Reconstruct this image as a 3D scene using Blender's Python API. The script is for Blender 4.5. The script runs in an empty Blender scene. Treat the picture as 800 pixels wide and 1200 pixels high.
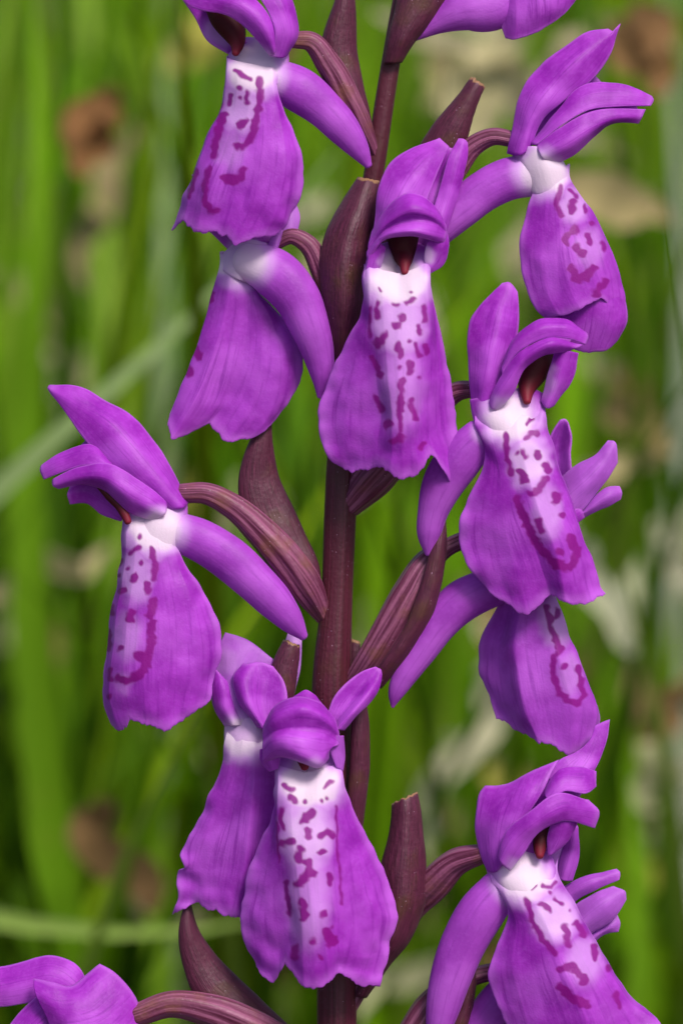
import bpy, math, random
import numpy as np
from mathutils import Vector, noise

random.seed(7)
rng = np.random.default_rng(7)
scene = bpy.context.scene
C = scene.collection

# ------------------------------------------------------------------ camera
PXMM = 15.0                       # photograph pixels per millimetre at the spike
LENS, SENS = 120.0, 36.0
F = (1200 / PXMM) * LENS / SENS   # mm from lens to the plane of the stem
TILT = math.radians(18)
P0 = Vector((0, 0, 0.250))        # middle of the visible spike, metres above the soil
FWD = Vector((0, math.cos(TILT), -math.sin(TILT)))
UP = Vector((0, math.sin(TILT), math.cos(TILT)))
RIGHT = Vector((1, 0, 0))
CAMLOC = P0 - FWD * (F * 0.001)

cam = bpy.data.cameras.new('camera')
cam.sensor_fit = 'VERTICAL'; cam.sensor_height = SENS; cam.sensor_width = 24
cam.lens = LENS
cam.clip_start = 0.01; cam.clip_end = 500
cam.dof.use_dof = True
cam.dof.focus_distance = (F - 3.5) * 0.001
cam.dof.aperture_fstop = LENS / 4.8
camo = bpy.data.objects.new('camera', cam); C.objects.link(camo)
camo.location = CAMLOC
camo.rotation_euler = (math.pi / 2 - TILT, 0, 0)
scene.camera = camo

# ------------------------------------------------------------------ light
SUN_EL, SUN_AZ = math.radians(58), math.radians(140)     # azimuth clockwise from +Y
w = bpy.data.worlds.new('World'); scene.world = w; w.use_nodes = True
nt = w.node_tree
sky = nt.nodes.new('ShaderNodeTexSky'); sky.sky_type = 'NISHITA'; sky.sun_disc = False
sky.sun_elevation = SUN_EL; sky.sun_rotation = SUN_AZ
sky.air_density = 1.0; sky.dust_density = 4.0; sky.ozone_density = 1.0
nt.links.new(sky.outputs[0], nt.nodes['Background'].inputs[0])
nt.nodes['Background'].inputs[1].default_value = 0.10
sl = bpy.data.lights.new('sun', 'SUN'); sl.energy = 2.5; sl.angle = math.radians(18)
sl.color = (1.0, 0.96, 0.9)
so = bpy.data.objects.new('sun', sl); C.objects.link(so)
sd = Vector((math.sin(SUN_AZ) * math.cos(SUN_EL), math.cos(SUN_AZ) * math.cos(SUN_EL), math.sin(SUN_EL)))
so.rotation_euler = sd.to_track_quat('Z', 'Y').to_euler(); so.location = (0, 0, 2)
vs = scene.view_settings
vs.view_transform = 'Standard'; vs.look = 'None'; vs.exposure = 0.82; vs.gamma = 1.0
vs.use_curve_mapping = False

# ------------------------------------------------------------------ helpers
def at_arr(p):
    """(n,3) array of x, y, d (photo pixels, d towards the viewer) -> world metres"""
    p = np.asarray(p, float)
    dmm = p[:, 2] / PXMM
    k = 1 - dmm / F
    X = (p[:, 0] - 400) / PXMM * k
    Y = -(p[:, 1] - 600) / PXMM * k
    out = np.empty_like(p)
    for i in range(3):
        out[:, i] = P0[i] + 0.001 * (RIGHT[i] * X + UP[i] * Y - FWD[i] * dmm)
    return out

def at(x, y, d=0):
    return Vector(at_arr([(x, y, d)])[0])

ORIG = {}
def link(name, verts, faces, mat, parent=None, attrs=None, smooth=True, origin=None):
    v = np.asarray(verts, float)
    o3 = v.mean(axis=0) if origin is None else np.asarray(origin, float)
    me = bpy.data.meshes.new(name)
    me.from_pydata((v - o3).tolist(), [], faces)
    if smooth:
        me.polygons.foreach_set('use_smooth', [True] * len(me.polygons))
    if attrs:
        for k, a in attrs.items():
            at_ = me.attributes.new(k, 'FLOAT_COLOR', 'POINT')
            a4 = np.ones((len(v), 4)); a4[:, :a.shape[1]] = a
            at_.data.foreach_set('color', a4.ravel())
    if mat: me.materials.append(mat)
    me.update()
    ob = bpy.data.objects.new(name, me); C.objects.link(ob)
    if parent is not None:
        ob.parent = parent
        ob.location = Vector(o3) - ORIG[parent.name]
    else:
        ob.location = Vector(o3)
    ORIG[ob.name] = Vector(o3)
    return ob

def tag(o, label, cat=None, group=None):
    o['label'] = label
    if cat: o['category'] = cat
    if group: o['group'] = group
    return o

def catmull(P, t):
    """Catmull-Rom through rows of P, centripetal-free, parameter t in [0,1] by chord length"""
    P = np.asarray(P, float)
    n = len(P)
    if n == 2:
        return P[0] + (P[1] - P[0]) * t[:, None]
    L = np.sqrt(((P[1:, :3] - P[:-1, :3]) ** 2).sum(1)) + 1e-6
    s = np.concatenate([[0], np.cumsum(L)]); s /= s[-1]
    # tangents (finite differences on non-uniform knots)
    m = np.zeros_like(P)
    for i in range(n):
        if i == 0: m[i] = (P[1] - P[0]) / (s[1] - s[0])
        elif i == n - 1: m[i] = (P[-1] - P[-2]) / (s[-1] - s[-2])
        else:
            h0, h1 = s[i] - s[i-1], s[i+1] - s[i]
            d0, d1 = (P[i] - P[i-1]) / h0, (P[i+1] - P[i]) / h1
            m[i] = (d0 * h1 + d1 * h0) / (h0 + h1)
    k = np.clip(np.searchsorted(s, t, side='right') - 1, 0, n - 2)
    h = (s[k+1] - s[k])[:, None]; x = ((t - s[k]) / (s[k+1] - s[k]))[:, None]
    x2, x3 = x * x, x * x * x
    return (2*x3 - 3*x2 + 1) * P[k] + (x3 - 2*x2 + x) * h * m[k] + (-2*x3 + 3*x2) * P[k+1] + (x3 - x2) * h * m[k+1]

def nz(x, y, z=0.0): return noise.noise(Vector((x, y, z)))

def smooth01(a, b, x):
    t = np.clip((x - a) / (b - a), 0, 1); return t * t * (3 - 2 * t)

def stroke_field(px, py, strokes, soft=1.5):
    out = np.zeros_like(px)
    vr = np.array([nz(x * .16, y * .16, 21.0) for x, y in zip(px, py)])
    for pts, r in strokes:
        r = r * (1.02 + .7 * vr)
        best = np.full_like(px, 1e9)
        if len(pts) == 1: pts = [pts[0], (pts[0][0] + .01, pts[0][1])]
        for (ax, ay), (bx, by) in zip(pts[:-1], pts[1:]):
            dx, dy = bx - ax, by - ay
            tt = np.clip(((px - ax) * dx + (py - ay) * dy) / (dx*dx + dy*dy + 1e-9), 0, 1)
            best = np.minimum(best, np.hypot(px - ax - tt * dx, py - ay - tt * dy))
        out = np.maximum(out, 1 - smooth01(r - soft, r + soft, best))
    return out

def blob_field(px, py, blobs):
    out = np.zeros_like(px)
    for b in blobs:
        x, y, r = b[:3]; s = b[3] if len(b) > 3 else 1.0
        ry = b[4] if len(b) > 4 else r
        dd = np.hypot((px - x) / r, (py - y) / ry)
        out = np.maximum(out, s * (1 - smooth01(0.35, 1.0, dd)))
    return out

SEED = [0]
def patch(name, cols, mat, parent, nu=40, nv=50, thick=5.0, marks=(), white=(), fringe=0.0,
          wave=1.0, ruffle=0.0, tint=0.0, edge=0.35, dry=None, rib=0.0, crease=0.0):
    """thin fleshy sheet through columns of points (x, y, d); thickness is real"""
    SEED[0] += 1; sd_ = SEED[0] * 7.31
    V = np.linspace(0, 1, nv); U = np.linspace(0, 1, nu)
    cc = np.stack([catmull(c, V) for c in cols], 0)          # ncols, nv, 3
    ncol = len(cols)
    G = np.empty((nu, nv, 3))
    # common parameter across, from mean spacing of the columns
    sp = np.sqrt(((cc[1:] - cc[:-1]) ** 2).sum(2)).mean(1); s = np.concatenate([[0], np.cumsum(sp)]); s /= s[-1]
    def across(P):
        n = len(P)
        if n == 2: return P[0] + (P[1] - P[0]) * U[:, None]
        m = np.zeros_like(P)
        for i in range(n):
            if i == 0: m[i] = (P[1] - P[0]) / (s[1] - s[0])
            elif i == n - 1: m[i] = (P[-1] - P[-2]) / (s[-1] - s[-2])
            else:
                h0, h1 = s[i] - s[i-1], s[i+1] - s[i]
                d0, d1 = (P[i] - P[i-1]) / h0, (P[i+1] - P[i]) / h1
                m[i] = (d0 * h1 + d1 * h0) / (h0 + h1)
        k = np.clip(np.searchsorted(s, U, side='right') - 1, 0, n - 2)
        h = (s[k+1] - s[k])[:, None]; x = ((U - s[k]) / (s[k+1] - s[k]))[:, None]
        x2, x3 = x*x, x*x*x
        return (2*x3-3*x2+1)*P[k] + (x3-2*x2+x)*h*m[k] + (-2*x3+3*x2)*P[k+1] + (x3-x2)*h*m[k+1]
    kk = np.clip(np.searchsorted(s, U, side='right') - 1, 0, ncol - 2); xx = ((U - s[kk]) / (s[kk+1] - s[kk]))[:, None]
    for j in range(nv):
        G[:, j] = across(cc[:, j])
        if crease: G[:, j] = (1 - crease) * G[:, j] + crease * (cc[kk, j] * (1 - xx) + cc[kk+1, j] * xx)
    uu, vv = np.meshgrid(U, V, indexing='ij')
    edgeu = np.minimum(uu, 1 - uu)
    if fringe:
        tang = G[:, -1] - G[:, -4]; tang /= (np.linalg.norm(tang, axis=1)[:, None] + 1e-6)
        f = np.array([nz(u * 9, sd_) * 1.0 + nz(u * 24, sd_ + 3) * .6 + .25 * nz(u * 60, sd_) for u in U]) * fringe
        G += (tang * f[:, None])[:, None, :] * smooth01(.72, 1, vv)[..., None]
        # side edges
        for side in (0, -1):
            a, b = (0, 3) if side == 0 else (-1, -4)
            tg = G[a] - G[b]; tg /= (np.linalg.norm(tg, axis=1)[:, None] + 1e-6)
            f2 = np.array([nz(v * 7, sd_ + 11 + side) + .5 * nz(v * 22, sd_ + 5 + side) for v in V]) * fringe * .55 * smooth01(.3, .7, V)
            wgt = smooth01(.12, 0, uu) if side == 0 else smooth01(.88, 1, uu)
            G += (tg * f2[:, None])[None] * wgt[..., None]
    def normals(G):
        du = np.gradient(G, axis=0); dv = np.gradient(G, axis=1)
        n = np.cross(du, dv); n /= (np.linalg.norm(n, axis=2)[..., None] + 1e-9)
        return n
    N = normals(G)
    flip = np.where(N[..., 2].mean() < 0, -1.0, 1.0); N = N * flip
    disp = np.zeros((nu, nv))
    for i in range(nu):
        for j in range(nv):
            x, y = G[i, j, 0], G[i, j, 1]
            q = wave * (1.6 * nz(x * .03, y * .03, sd_) + .4 * nz(x * .08, y * .05, sd_ + 4))
            if ruffle:
                e = max(0.0, 1 - edgeu[i, j] / .25) + max(0.0, (V[j] - .75) / .25)
                q += ruffle * e * nz(x * .05, y * .05, sd_ + 9)
            disp[i, j] = q
    if rib:
        disp += rib * np.cos(uu * math.pi * 2 * 7)
    G = G + N * disp[..., None]
    N = normals(G) * flip
    bd = np.minimum(np.minimum(uu * nu, (1 - uu) * nu), np.minimum(vv * nv + 2, (1 - vv) * nv)) / 3.0
    t = thick * (edge + (1 - edge) * np.sqrt(np.clip(bd, 0, 1)))
    A = (G + N * (t / 2)[..., None]).reshape(-1, 3); B = (G - N * (t / 2)[..., None]).reshape(-1, 3)
    P = np.concatenate([A, B]); n0 = nu * nv
    idx = np.arange(n0).reshape(nu, nv)
    a, b, c, d = idx[:-1, :-1].ravel(), idx[1:, :-1].ravel(), idx[1:, 1:].ravel(), idx[:-1, 1:].ravel()
    if flip > 0: top = np.stack([a, b, c, d], 1); bot = np.stack([d, c, b, a], 1) + n0
    else: top = np.stack([d, c, b, a], 1); bot = np.stack([a, b, c, d], 1) + n0
    ring = list(idx[:, 0]) + list(idx[-1, 1:]) + list(idx[-2::-1, -1]) + list(idx[0, -2:0:-1])
    side = []
    for p, q in zip(ring, ring[1:] + ring[:1]):
        side.append((q, p, p + n0, q + n0) if flip > 0 else (p, q, q + n0, p + n0))
    faces = top.tolist() + bot.tolist() + [tuple(int(z) for z in s_) for s_ in side]
    px, py = G[..., 0].ravel(), G[..., 1].ravel()
    wx = np.array([nz(x * .085, y * .085, 1.0) for x, y in zip(px, py)]) * 2.4
    wy = np.array([nz(x * .085, y * .085, 8.0) for x, y in zip(px, py)]) * 2.4
    mk = stroke_field(px + wx, py + wy, marks) if marks else np.zeros(n0)
    wh = blob_field(px + 2 * wx, py + 2 * wy, white) if white else np.zeros(n0)
    tn = np.full(n0, tint, float)
    dr = np.zeros(n0)
    if dry is not None: dr = smooth01(dry, 1.0, vv.ravel())
    mkc = np.stack([mk, wh, tn], 1); uvc = np.stack([uu.ravel(), vv.ravel(), dr], 1)
    return link(name, at_arr(P), faces, mat, parent,
                {'mk': np.concatenate([mkc, mkc]), 'uvp': np.concatenate([uvc, uvc])})

def tube(name, pts, mat, parent, nseg=28, nring=44, ribs=0, ribamp=0.0, twist=0.0, squash=1.0,
         white=(), tint=0.0, cap=True, wob=0.6):
    SEED[0] += 1; sd_ = SEED[0] * 3.77
    P4 = catmull(np.asarray(pts, float), np.linspace(0, 1, nring))
    c, r = P4[:, :3], np.maximum(P4[:, 3], .4)
    rings = [(c[i], r[i]) for i in range(nring)]
    def cap_rings(p, d, rr):
        return [(p + d * rr * math.sin(a) * .8, rr * math.cos(a)) for a in (.35, .7, 1.0, 1.25, 1.45)]
    d1 = c[-1] - c[-2]; d1 /= np.linalg.norm(d1); d0 = c[0] - c[1]; d0 /= np.linalg.norm(d0)
    if cap:
        rings = cap_rings(c[0], d0, r[0])[::-1] + rings + cap_rings(c[-1], d1, r[-1])
    n = len(rings)
    cs = np.array([q[0] for q in rings]); rs = np.array([q[1] for q in rings])
    T = np.gradient(cs, axis=0); T /= (np.linalg.norm(T, axis=1)[:, None] + 1e-9)
    u = np.cross(T[0], [0, 0, 1.0]); u /= np.linalg.norm(u)
    P = []; uv = []
    th = np.linspace(0, 2 * math.pi, nseg, endpoint=False)
    for i in range(n):
        u = u - T[i] * np.dot(u, T[i]); u /= np.linalg.norm(u)
        b = np.cross(T[i], u)
        f = i / (n - 1)
        prof = 1 + (ribamp * np.cos(ribs * th + twist * f * 2 * math.pi) if ribs else 0)
        wv = wob * nz(f * 5, sd_)
        R = (rs[i] + wv * min(1, rs[i] / 8)) * prof
        P.append(cs[i] + (np.cos(th) * R)[:, None] * u + (np.sin(th) * R * squash)[:, None] * b)
        uv.append(np.stack([th / (2 * math.pi), np.full(nseg, f), np.zeros(nseg)], 1))
    P = np.concatenate(P); uv = np.concatenate(uv)
    faces = []
    for i in range(n - 1):
        for j in range(nseg):
            k = (j + 1) % nseg
            faces.append((i*nseg + j, i*nseg + k, (i+1)*nseg + k, (i+1)*nseg + j))
    faces.append(tuple(range(nseg - 1, -1, -1))); faces.append(tuple(range((n-1)*nseg, n*nseg)))
    wh = blob_field(P[:, 0], P[:, 1], white) if white else np.zeros(len(P))
    mkc = np.stack([np.zeros(len(P)), wh, np.full(len(P), tint)], 1)
    return link(name, at_arr(P), faces, mat, parent, {'mk': mkc, 'uvp': uv})

# ------------------------------------------------------------------ materials
class NT:
    def __init__(s, name):
        s.m = bpy.data.materials.new(name); s.m.use_nodes = True
        s.t = s.m.node_tree; s.b = s.t.nodes['Principled BSDF']; s.out = s.t.nodes['Material Output']
    def n(s, kind, **kw):
        q = s.t.nodes.new(kind)
        for k, v in kw.items():
            if k.startswith('_'): setattr(q, k[1:], v)
            else: q.inputs[k.replace('0', ' ') if k not in q.inputs else k].default_value = v
        return q
    def l(s, a, b): s.t.links.new(a, b)
    def math(s, op, a, b=None, clamp=False):
        q = s.t.nodes.new('ShaderNodeMath'); q.operation = op; q.use_clamp = clamp
        for i, x in enumerate((a, b)):
            if x is None: continue
            if isinstance(x, (int, float)): q.inputs[i].default_value = x
            else: s.l(x, q.inputs[i])
        return q.outputs[0]
    def mix(s, f, a, b, kind='MIX'):
        q = s.t.nodes.new('ShaderNodeMix'); q.data_type = 'RGBA'; q.blend_type = kind
        for sock, x in ((q.inputs[0], f), (q.inputs[6], a), (q.inputs[7], b)):
            if isinstance(x, (int, float)): sock.default_value = x
            elif isinstance(x, tuple): sock.default_value = (*x, 1)
            else: s.l(x, sock)
        return q.outputs[2]
    def attr(s, name):
        a = s.t.nodes.new('ShaderNodeAttribute'); a.attribute_name = name
        q = s.t.nodes.new('ShaderNodeSeparateColor'); s.l(a.outputs['Color'], q.inputs[0])
        return q.outputs
    def noise(s, scale, detail=3, vec=None, rough=.5):
        q = s.t.nodes.new('ShaderNodeTexNoise'); q.inputs['Scale'].default_value = scale
        q.inputs['Detail'].default_value = detail; q.inputs['Roughness'].default_value = rough
        if vec is not None: s.l(vec, q.inputs['Vector'])
        return q.outputs['Fac']
    def coord(s):
        q = s.t.nodes.new('ShaderNodeTexCoord'); return q.outputs['Object']
    def ramp(s, f, lo, hi):
        q = s.t.nodes.new('ShaderNodeMapRange'); q.inputs[1].default_value = lo; q.inputs[2].default_value = hi
        q.interpolation_type = 'SMOOTHSTEP'; s.l(f, q.inputs[0]); return q.outputs[0]
    def comb(s, x, y, z=0.0):
        q = s.t.nodes.new('ShaderNodeCombineXYZ')
        for i, v in enumerate((x, y, z)):
            if isinstance(v, (int, float)): q.inputs[i].default_value = v
            else: s.l(v, q.inputs[i])
        return q.outputs[0]

def petal_material():
    k = NT('petal'); co = k.coord(); mk = k.attr('mk'); uv = k.attr('uvp')
    # veins run along the petal, mottling across it
    vein = k.noise(1.0, 3, k.comb(k.math('MULTIPLY', uv[0], 26), k.math('MULTIPLY', uv[1], 2.2)))
    mot = k.noise(420, 4, co); fine = k.noise(3500, 2, co)
    big = k.noise(150, 3, co)
    base = k.mix(k.ramp(mot, .3, .72), (0.300, 0.013, 0.415), (0.445, 0.048, 0.59))
    base = k.mix(k.math('MULTIPLY', k.ramp(big, .45, .68), .6), base, (0.57, 0.12, 0.72))
    base = k.mix(k.math('MULTIPLY', k.ramp(vein, .5, .72), .6), base, (0.225, 0.004, 0.335))
    base = k.mix(k.math('MULTIPLY', k.ramp(fine, .45, .8), .15), base, (0.52, 0.13, 0.70))
    # paler rim
    eu = k.math('MINIMUM', uv[0], k.math('SUBTRACT', 1.0, uv[0])); ev = k.math('SUBTRACT', 1.0, uv[1])
    rim = k.math('SUBTRACT', 1.0, k.ramp(k.math('ADD', k.math('MINIMUM', eu, ev), k.math('MULTIPLY', mot, .05)), .03, .10))
    base = k.mix(k.math('MULTIPLY', rim, .4), base, (0.62, 0.19, 0.76))
    base = k.mix(mk[2], base, (0.50, 0.20, 0.66))                       # paler, greyer lilac kinds
    wn = k.math('MULTIPLY', mk[1], k.math('ADD', .8, k.math('MULTIPLY', mot, .4)), True)
    base = k.mix(k.ramp(wn, 0.0, .7), base, (0.64, 0.33, 0.75))
    base = k.mix(k.ramp(wn, .55, 1.0), base, (0.76, 0.62, 0.75))
    base = k.mix(k.math('MULTIPLY', mk[0], .95), base, (0.25, 0.0005, 0.235))
    k.l(base, k.b.inputs['Base Color'])
    k.b.inputs['Roughness'].default_value = .5
    k.b.inputs['Specular IOR Level'].default_value = .3
    k.b.inputs['Sheen Weight'].default_value = .04; k.b.inputs['Sheen Roughness'].default_value = .4
    vo = k.n('ShaderNodeTexVoronoi', Scale=6500.0); k.l(co, vo.inputs['Vector'])
    h = k.math('ADD', k.math('MULTIPLY', vo.outputs['Distance'], .7), k.math('MULTIPLY', k.noise(1100, 3, co), 1.0))
    h = k.math('ADD', h, k.math('MULTIPLY', vein, 1.3))
    bp = k.n('ShaderNodeBump', Strength=.16, Distance=.00012); k.l(h, bp.inputs['Height'])
    k.l(bp.outputs[0], k.b.inputs['Normal'])
    tr = k.n('ShaderNodeBsdfTranslucent'); k.l(base, tr.inputs[0])
    ms = k.n('ShaderNodeMixShader'); ms.inputs[0].default_value = .42
    k.l(k.b.outputs[0], ms.inputs[1]); k.l(tr.outputs[0], ms.inputs[2]); k.l(ms.outputs[0], k.out.inputs[0])
    return k.m

def column_material():
    k = NT('column'); co = k.coord(); mk = k.attr('mk'); uv = k.attr('uvp')
    c = k.mix(k.ramp(uv[1], .55, .95), (0.040, 0.001, 0.004), (0.19, 0.010, 0.030))  # deep end painted darker so the tube reads as a shaded throat hollow
    c = k.mix(k.math('MULTIPLY', k.noise(900, 3, co), .4), c, (0.05, .001, .008))
    c = k.mix(mk[2], c, (0.40, 0.20, 0.26))
    k.l(c, k.b.inputs['Base Color']); k.b.inputs['Roughness'].default_value = .6; k.b.inputs['Specular IOR Level'].default_value = .2
    return k.m

def stalk_material(name, dark, light, brown, ribbed=False):
    k = NT(name); co = k.coord(); uv = k.attr('uvp')
    st = k.noise(1.0, 4, k.comb(k.math('MULTIPLY', uv[0], 30 if ribbed else 45), k.math('MULTIPLY', uv[1], 3 if ribbed else 9)))
    mot = k.noise(330, 4, co)
    c = k.mix(k.ramp(st, .35, .68), dark, light)
    c = k.mix(k.math('MULTIPLY', k.ramp(mot, .48, .72), .75), c, brown)
    vo = k.n('ShaderNodeTexVoronoi', Scale=3300.0); k.l(co, vo.inputs['Vector'])
    sp = k.math('MULTIPLY', k.math('LESS_THAN', vo.outputs['Distance'], .10), k.math('GREATER_THAN', k.noise(500, 2, co), .56))  # pale dots put into the colour as tiny glints
    c = k.mix(k.math('MULTIPLY', sp, .55), c, (0.55, 0.35, 0.5))
    dn = k.math('ADD', uv[2], k.math('MULTIPLY', k.math('SUBTRACT', k.noise(1500, 2, co), .5), 1.0))
    dn = k.math('MULTIPLY', k.ramp(dn, .45, .75), k.math('GREATER_THAN', uv[2], .001))
    c = k.mix(dn, c, (0.20, 0.10, 0.05))
    k.l(c, k.b.inputs['Base Color']); k.b.inputs['Roughness'].default_value = .5
    k.b.inputs['Specular IOR Level'].default_value = .3
    k.b.inputs['Sheen Weight'].default_value = .02
    h = k.math('ADD', k.math('MULTIPLY', st, 1.2), k.math('ADD', k.math('MULTIPLY', vo.outputs['Distance'], .35), k.noise(1400, 3, co)))
    bp = k.n('ShaderNodeBump', Strength=.35, Distance=.00015); k.l(h, bp.inputs['Height'])
    k.l(bp.outputs[0], k.b.inputs['Normal'])
    return k.m

M_PETAL = petal_material(); M_COL = column_material()
M_STEM = stalk_material('stem', (0.040, 0.003, 0.010), (0.066, 0.006, 0.020), (0.050, 0.011, 0.008))
M_BRACT = stalk_material('bract', (0.040, 0.004, 0.016), (0.075, 0.010, 0.032), (0.062, 0.024, 0.010))
M_OVARY = stalk_material('ovary', (0.070, 0.008, 0.030), (0.21, 0.060, 0.125), (0.13, 0.045, 0.025), True)

def grass_material(name='grass', rough=.6):
    k = NT(name); co = k.coord(); a = k.t.nodes.new('ShaderNodeAttribute'); a.attribute_name = 'col'
    uv = k.attr('uvp')
    st = k.noise(1.0, 3, k.comb(k.math('MULTIPLY', uv[0], 14), k.math('MULTIPLY', uv[1], 3)))
    c = k.mix(k.math('MULTIPLY', k.ramp(st, .4, .7), .4), a.outputs['Color'], (0.9, .95, .8), 'MULTIPLY')
    c = k.mix(k.math('MULTIPLY', k.ramp(k.noise(160, 3, co), .58, .8), .18), c, (0.20, 0.17, 0.03))
    k.l(c, k.b.inputs['Base Color']); k.b.inputs['Roughness'].default_value = rough; k.b.inputs['Specular IOR Level'].default_value = .03
    tr = k.n('ShaderNodeBsdfTranslucent'); k.l(c, tr.inputs[0])
    ms = k.n('ShaderNodeMixShader'); ms.inputs[0].default_value = .5
    k.l(k.b.outputs[0], ms.inputs[1]); k.l(tr.outputs[0], ms.inputs[2]); k.l(ms.outputs[0], k.out.inputs[0])
    return k.m
M_GRASS = grass_material()

def soil_material():
    k = NT('soil'); co = k.coord()
    c = k.mix(k.ramp(k.noise(40, 6, co), .35, .7), (0.016, 0.011, 0.005), (0.07, 0.045, 0.022))
    c = k.mix(k.ramp(k.noise(9, 4, co), .45, .7), c, (0.035, 0.055, 0.010))
    k.l(c, k.b.inputs['Base Color']); k.b.inputs['Roughness'].default_value = .9
    bp = k.n('ShaderNodeBump', Strength=.7, Distance=.006); k.l(k.noise(90, 6, co), bp.inputs['Height'])
    k.l(bp.outputs[0], k.b.inputs['Normal'])
    return k.m

# ------------------------------------------------------------------ ground
def ground():
    R = [0, .15, .3, .5, .75, 1.0, 1.4, 2, 3, 5, 9, 20, 60, 200]
    vs_, fs = [(0, 0, 0)], []
    ns = 72
    for r in R[1:]:
        for k in range(ns):
            a = 2 * math.pi * k / ns
            x, y = r * math.cos(a), r * math.sin(a)
            z = (.012 * nz(x * 6, y * 6) + .006 * nz(x * 15, y * 15, 3)) * min(1, r / .2) * (1 if r < 6 else 0)
            vs_.append((x, y, z))
    for k in range(ns): fs.append((0, 1 + k, 1 + (k + 1) % ns))
    for i in range(len(R) - 2):
        for k in range(ns):
            a, b = 1 + i * ns + k, 1 + i * ns + (k + 1) % ns
            fs.append((a, a + ns, b + ns, b))
    o = link('ground', np.array(vs_), fs, soil_material(), origin=(0, 0, 0)); o['kind'] = 'structure'
ground()

# ------------------------------------------------------------------ the orchid
base = at(392, 1200, 0)
root = bpy.data.objects.new('orchid', None); C.objects.link(root)
BASE = Vector((base.x + .002, base.y - .006, 0.0)); root.location = BASE; ORIG['orchid'] = BASE.copy()
root.empty_display_size = .02
tag(root, 'purple spotted orchid spike with dark maroon stem and bracts, standing in sharp focus', 'orchid')

# stem: from the soil, through the frame, to a budded tip above it
def stem_pts():
    inv = []
    # below the frame the stem straightens down to the soil
    zlow = (base.z) * 1000 * PXMM
    for f, r in ((1.0, 40), (.66, 34), (.33, 28)):
        w_ = BASE.lerp(base, 1 - f)
        rel = w_ - P0
        d = -rel.dot(FWD) * 1000 * PXMM; kk = 1 - d / PXMM / F
        inv.append((rel.dot(RIGHT) * 1000 * PXMM / kk + 400, 600 - rel.dot(UP) * 1000 * PXMM / kk, d, r))
    body = [(394, 1240, 0, 23), (394, 1160, 0, 23), (391, 1000, 0, 23), (388, 880, 0, 23), (388, 800, 0, 23), (394, 700, 0, 18.5), (398, 600, 0, 19),
            (401, 540, 0, 19), (407, 420, 0, 16), (420, 300, 0, 13), (438, 200, 0, 12), (453, 100, 0, 11.5), (463, 40, 0, 11),
            (474, -20, 0, 11), (486, -100, 0, 9), (496, -190, 0, 6)]
    return inv + body
tube('stem', stem_pts(), M_STEM, root, nseg=32, nring=220, ribs=5, ribamp=.03, twist=.6, wob=.8)

def lanceolate(name, l, r, mat, parent=None, bulge=10, **kw):
    """bract from two edges with a keeled middle"""
    V = np.linspace(0, 1, 7)
    L, R = catmull(l, V), catmull(r, V); M = (L + R) / 2
    wdt = np.linalg.norm(L - R, axis=1)
    M[:, 2] += np.minimum(bulge, wdt * .45) * 1.0
    Q1 = (L + M) / 2; Q2 = (R + M) / 2
    Q1[:, 2] += np.minimum(bulge, wdt * .3) * .28; Q2[:, 2] += np.minimum(bulge, wdt * .3) * .28
    return patch(name, [L, Q1, M, Q2, R], mat, parent or root, **kw)

BR = dict(nu=26, nv=60, thick=6, wave=.8, edge=.5)
bracts = [
 # left edge, right edge, bulge, dead tip start
 ([(428,163,8),(395,120,12),(376,88,14),(378,45,14),(392,5,12),(404,-30,10)], [(436,150,6),(426,105,6),(417,55,6),(416,5,6),(408,-32,8)], 12, .93),
 ([(392,432,22),(384,380,34),(376,325,36),(379,282,32),(396,246,26),(420,208,20)], [(402,428,24),(424,372,38),(430,318,38),(437,265,32),(443,235,26),(443,212,20)], 26, .965),
 ([(470,225,0),(495,165,4),(520,132,6),(540,108,6),(553,90,6)], [(525,225,4),(547,160,8),(556,128,8),(562,112,8),(567,101,6)], 12, .95),
 ([(366,712,14),(318,668,12),(290,622,8),(279,568,4),(288,530,2),(301,500,0),(315,481,0)], [(376,700,4),(375,672,4),(357,625,0),(336,580,-4),(322,545,-6),(318,515,-4),(317,482,-2)], 8, .95),
 ([(430,800,22),(448,776,34),(478,728,42),(494,685,44),(504,645,42),(517,602,36)], [(446,806,20),(482,762,32),(508,712,38),(519,672,40),(522,640,38),(520,600,36)], 8, .97),
 ([(405,800,-14),(408,775,-18),(411,748,-20)], [(418,800,-10),(421,772,-14),(420,752,-18)], 4, .8),
 ([(312,830,28),(316,790,30),(324,765,30),(333,749,28)], [(340,835,26),(346,800,28),(349,775,28),(351,757,27)], 10, .92),
 ([(402,985,10),(410,900,22),(412,850,24),(414,825,22)], [(420,985,4),(427,945,10),(432,890,14),(431,850,16),(428,822,18)], 8, 2),
 ([(418,1168,10),(440,1110,26),(446,1050,32),(447,1015,32),(456,980,30),(460,942,28)], [(428,1168,4),(462,1122,18),(490,1085,24),(498,1045,26),(496,985,26),(488,928,26)], 20, .985),
 ([(345,1225,8),(262,1195,10),(226,1165,10),(215,1130,8),(210,1090,6),(219,1054,4)], [(350,1214,2),(316,1182,0),(285,1152,-2),(255,1122,-4),(233,1092,-2),(221,1054,0)], 10, .95),
 ([(500,1262,18),(520,1215,22),(536,1185,24),(548,1150,24),(552,1130,22)], [(540,1262,14),(549,1210,18),(552,1180,20),(555,1152,20),(554,1130,20)], 8, .97),
 ([(450,75,10),(456,40,16),(464,5,18),(474,-40,16),(500,-95,10)], [(470,72,10),(488,46,14),(508,22,14),(532,-8,12),(548,-70,8)], 14, .97),
]
for bi, (l, r, b, dr) in enumerate(bracts):
    lanceolate('bract', l, r, M_BRACT, bulge=b, dry=dr if dr < 1 else None, fringe=2.0 if bi in (1, 2, 6, 8) else 0, **BR)

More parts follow.
